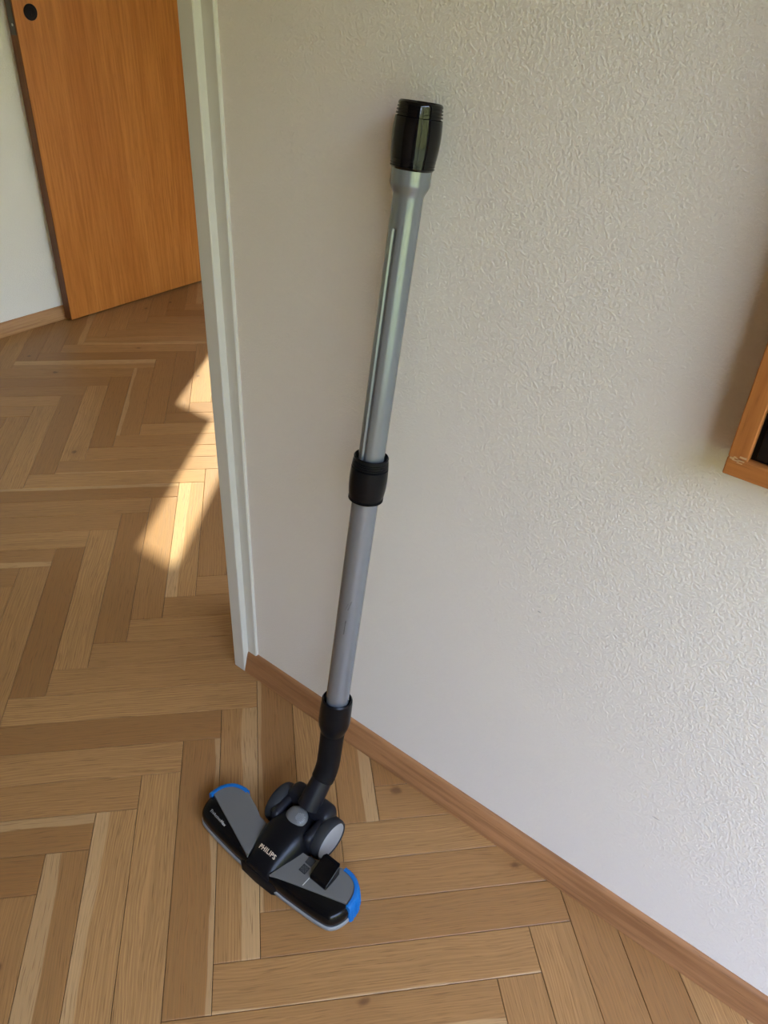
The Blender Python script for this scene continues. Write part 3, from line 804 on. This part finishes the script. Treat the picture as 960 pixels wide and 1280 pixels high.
# middle collar (slide lock)
S0, S1 = 0.3567, 0.4131
def rm(s): return interp([(S0, 0.0192), (S0 + .006, 0.0203), (S0 + .016, 0.0214), (S0 + .028, 0.0219), (S0 + .040, 0.0216), (S0 + .048, 0.0207), (S0 + .053, 0.0194), (S1, 0.0172)], s)
prof = [(S0 + 0.012, 0.0152), (S0 + 0.010, 0.0166), (S0 + 0.002, 0.0178), (S0, 0.0190), (S0 + 0.0012, 0.0200)]
ridged(prof, S0 + 0.0030, S0 + 0.0135, 4, rm, 0.0005)
for k in range(8): s = S0 + 0.0145 + k * 0.0046; prof.append((s, rm(s)))
ridged(prof, S1 - 0.0085, S1 - 0.0010, 3, rm, 0.0002)
prof += [(S1 - 0.0003, 0.0168), (S1, 0.0158)]
lathe('slide_lock', prof, M['black_satin'])
lathe('lower_tube', [(S1 - 0.012, 0.0154), (S1, 0.0156), (0.60, 0.0156), (0.745, 0.0156)], M['tube_low'])
q = NB(M['tube_low'].node_tree); bs = M['tube_low'].node_tree.nodes['Principled BSDF']
tcn = M['tube_low'].node_tree.nodes.new('ShaderNodeTexCoord'); sp = q.sep(tcn.outputs['Object'])
colr = bs.inputs['Base Color'].links[0].from_socket
for (ax0, ay0, az0), (ax1, ay1, az1), wd, st in (((.0124, .1648, .386), (.0121, .1619, .3645), .0008, .75), ((.0163, .1715, .4157), (.0135, .1675, .4022), .0009, .45), ((.010, .1690, .402), (.013, .1700, .412), .0006, .35)):
    t = q.math('DIVIDE', q.math('SUBTRACT', sp[2], az0), az1 - az0)
    dx = q.math('SUBTRACT', sp[0], q.math('MULTIPLY_ADD', t, ax1 - ax0, ax0))
    wob = q.math('MULTIPLY', q.math('SUBTRACT', q.noise(tcn.outputs['Object'], 500.0, 2), 0.5), 0.002)
    ins = q.math('MULTIPLY', q.math('GREATER_THAN', t, 0.0), q.math('LESS_THAN', t, 1.0))
    ins = q.math('MULTIPLY', ins, q.math('LESS_THAN', sp[1], 0.1745))
    f = q.math('MULTIPLY', q.math('SUBTRACT', 1.0, q.smooth(q.math('ABSOLUTE', q.math('ADD', dx, wob)), wd * .3, wd)), ins)
    colr = q.mix(q.math('MULTIPLY', f, st), colr, (0.05, 0.055, 0.075, 1))
M['tube_low'].node_tree.links.new(colr, bs.inputs['Base Color'])
# cuff at the foot of the tube
c0 = 0.7230
prof = [(c0 + 0.020, 0.0158), (c0 + 0.014, 0.0164), (c0 + 0.003, 0.0178), (c0, 0.0190), (c0 + 0.0020, 0.0208), (c0 + 0.008, 0.0215), (c0 + 0.040, 0.0220), (c0 + 0.047, 0.0213), (c0 + 0.056, 0.0186), (c0 + 0.060, 0.0176)]
lathe('cuff', prof, M['black_satin'])
# bent pipe: straight on from the cuff, then forward and down into the yoke
NB_ = Vector((0.304, -0.1655, 0.056)) - ORG
d2 = (NB_ - BEND).normalized()
path = []
sb = (BEND - TOPP).length
for s, r in ((c0 + 0.050, 0.0172), (c0 + 0.075, 0.0168), (sb - 0.020, 0.0166)): path.append((TOPP + AX * s, AX, r))
for k in range(1, 8):
    t = k / 8
    a, b, c = TOPP + AX * (sb - 0.020), BEND, BEND + d2 * 0.016
    p = a * (1 - t) ** 2 + b * 2 * t * (1 - t) + c * t * t
    tn = ((b - a) * (1 - t) + (c - b) * t).normalized(); path.append((p, tn, 0.0166))
path += [(BEND + d2 * 0.0160, d2, 0.0166), (BEND + d2 * 0.0175, d2, 0.0158)]
def sweep(name, path, mat, n=48, deg=35):
    rings = []
    for p, tn, r in path:
        f = (Vector((0, -1, 0.2)) - tn * tn.dot(Vector((0, -1, 0.2)))).normalized(); sd = tn.cross(f)
        rings.append([p + f * (r * math.cos(2 * math.pi * i / n)) + sd * (r * math.sin(2 * math.pi * i / n)) for i in range(n)])
    return prism_rings(name, rings, mat, vac, deg=deg)
sweep('elbow_pipe', path, M['black_matt'])
sweep('neck', [(BEND + d2 * t, d2, r) for t, r in ((0.014, 0.0150), (0.020, 0.0152), (0.046, 0.0162), (0.062, 0.0165))], M['charcoal'])

# ------------------------------------------------------------------ outside the window: lawn and a clipped hedge
tag(box('lawn', (XR + 0.2, -22, -0.75), (30, 18, -0.6), M['lawn']), kind='structure')
hr = random.Random(3); bm = bmesh.new()
bmesh.ops.create_grid(bm, x_segments=60, y_segments=14, size=0.5)
for v in bm.verts:
    y = -16 + (v.co.x + 0.5) * 26; z = -0.6 + (v.co.y + 0.5) * 5.9
    v.co = Vector((9.0 + hr.uniform(-0.25, 0.25), y + hr.uniform(-.12, .12), z + hr.uniform(-.1, .1)))
ext = bmesh.ops.extrude_face_region(bm, geom=list(bm.faces))
for g in ext['geom']:
    if isinstance(g, bmesh.types.BMVert): g.co.x += 1.2
tag(from_bm('hedge', bm, M['leaf']), 'tall green hedge standing beyond the window', 'hedge')
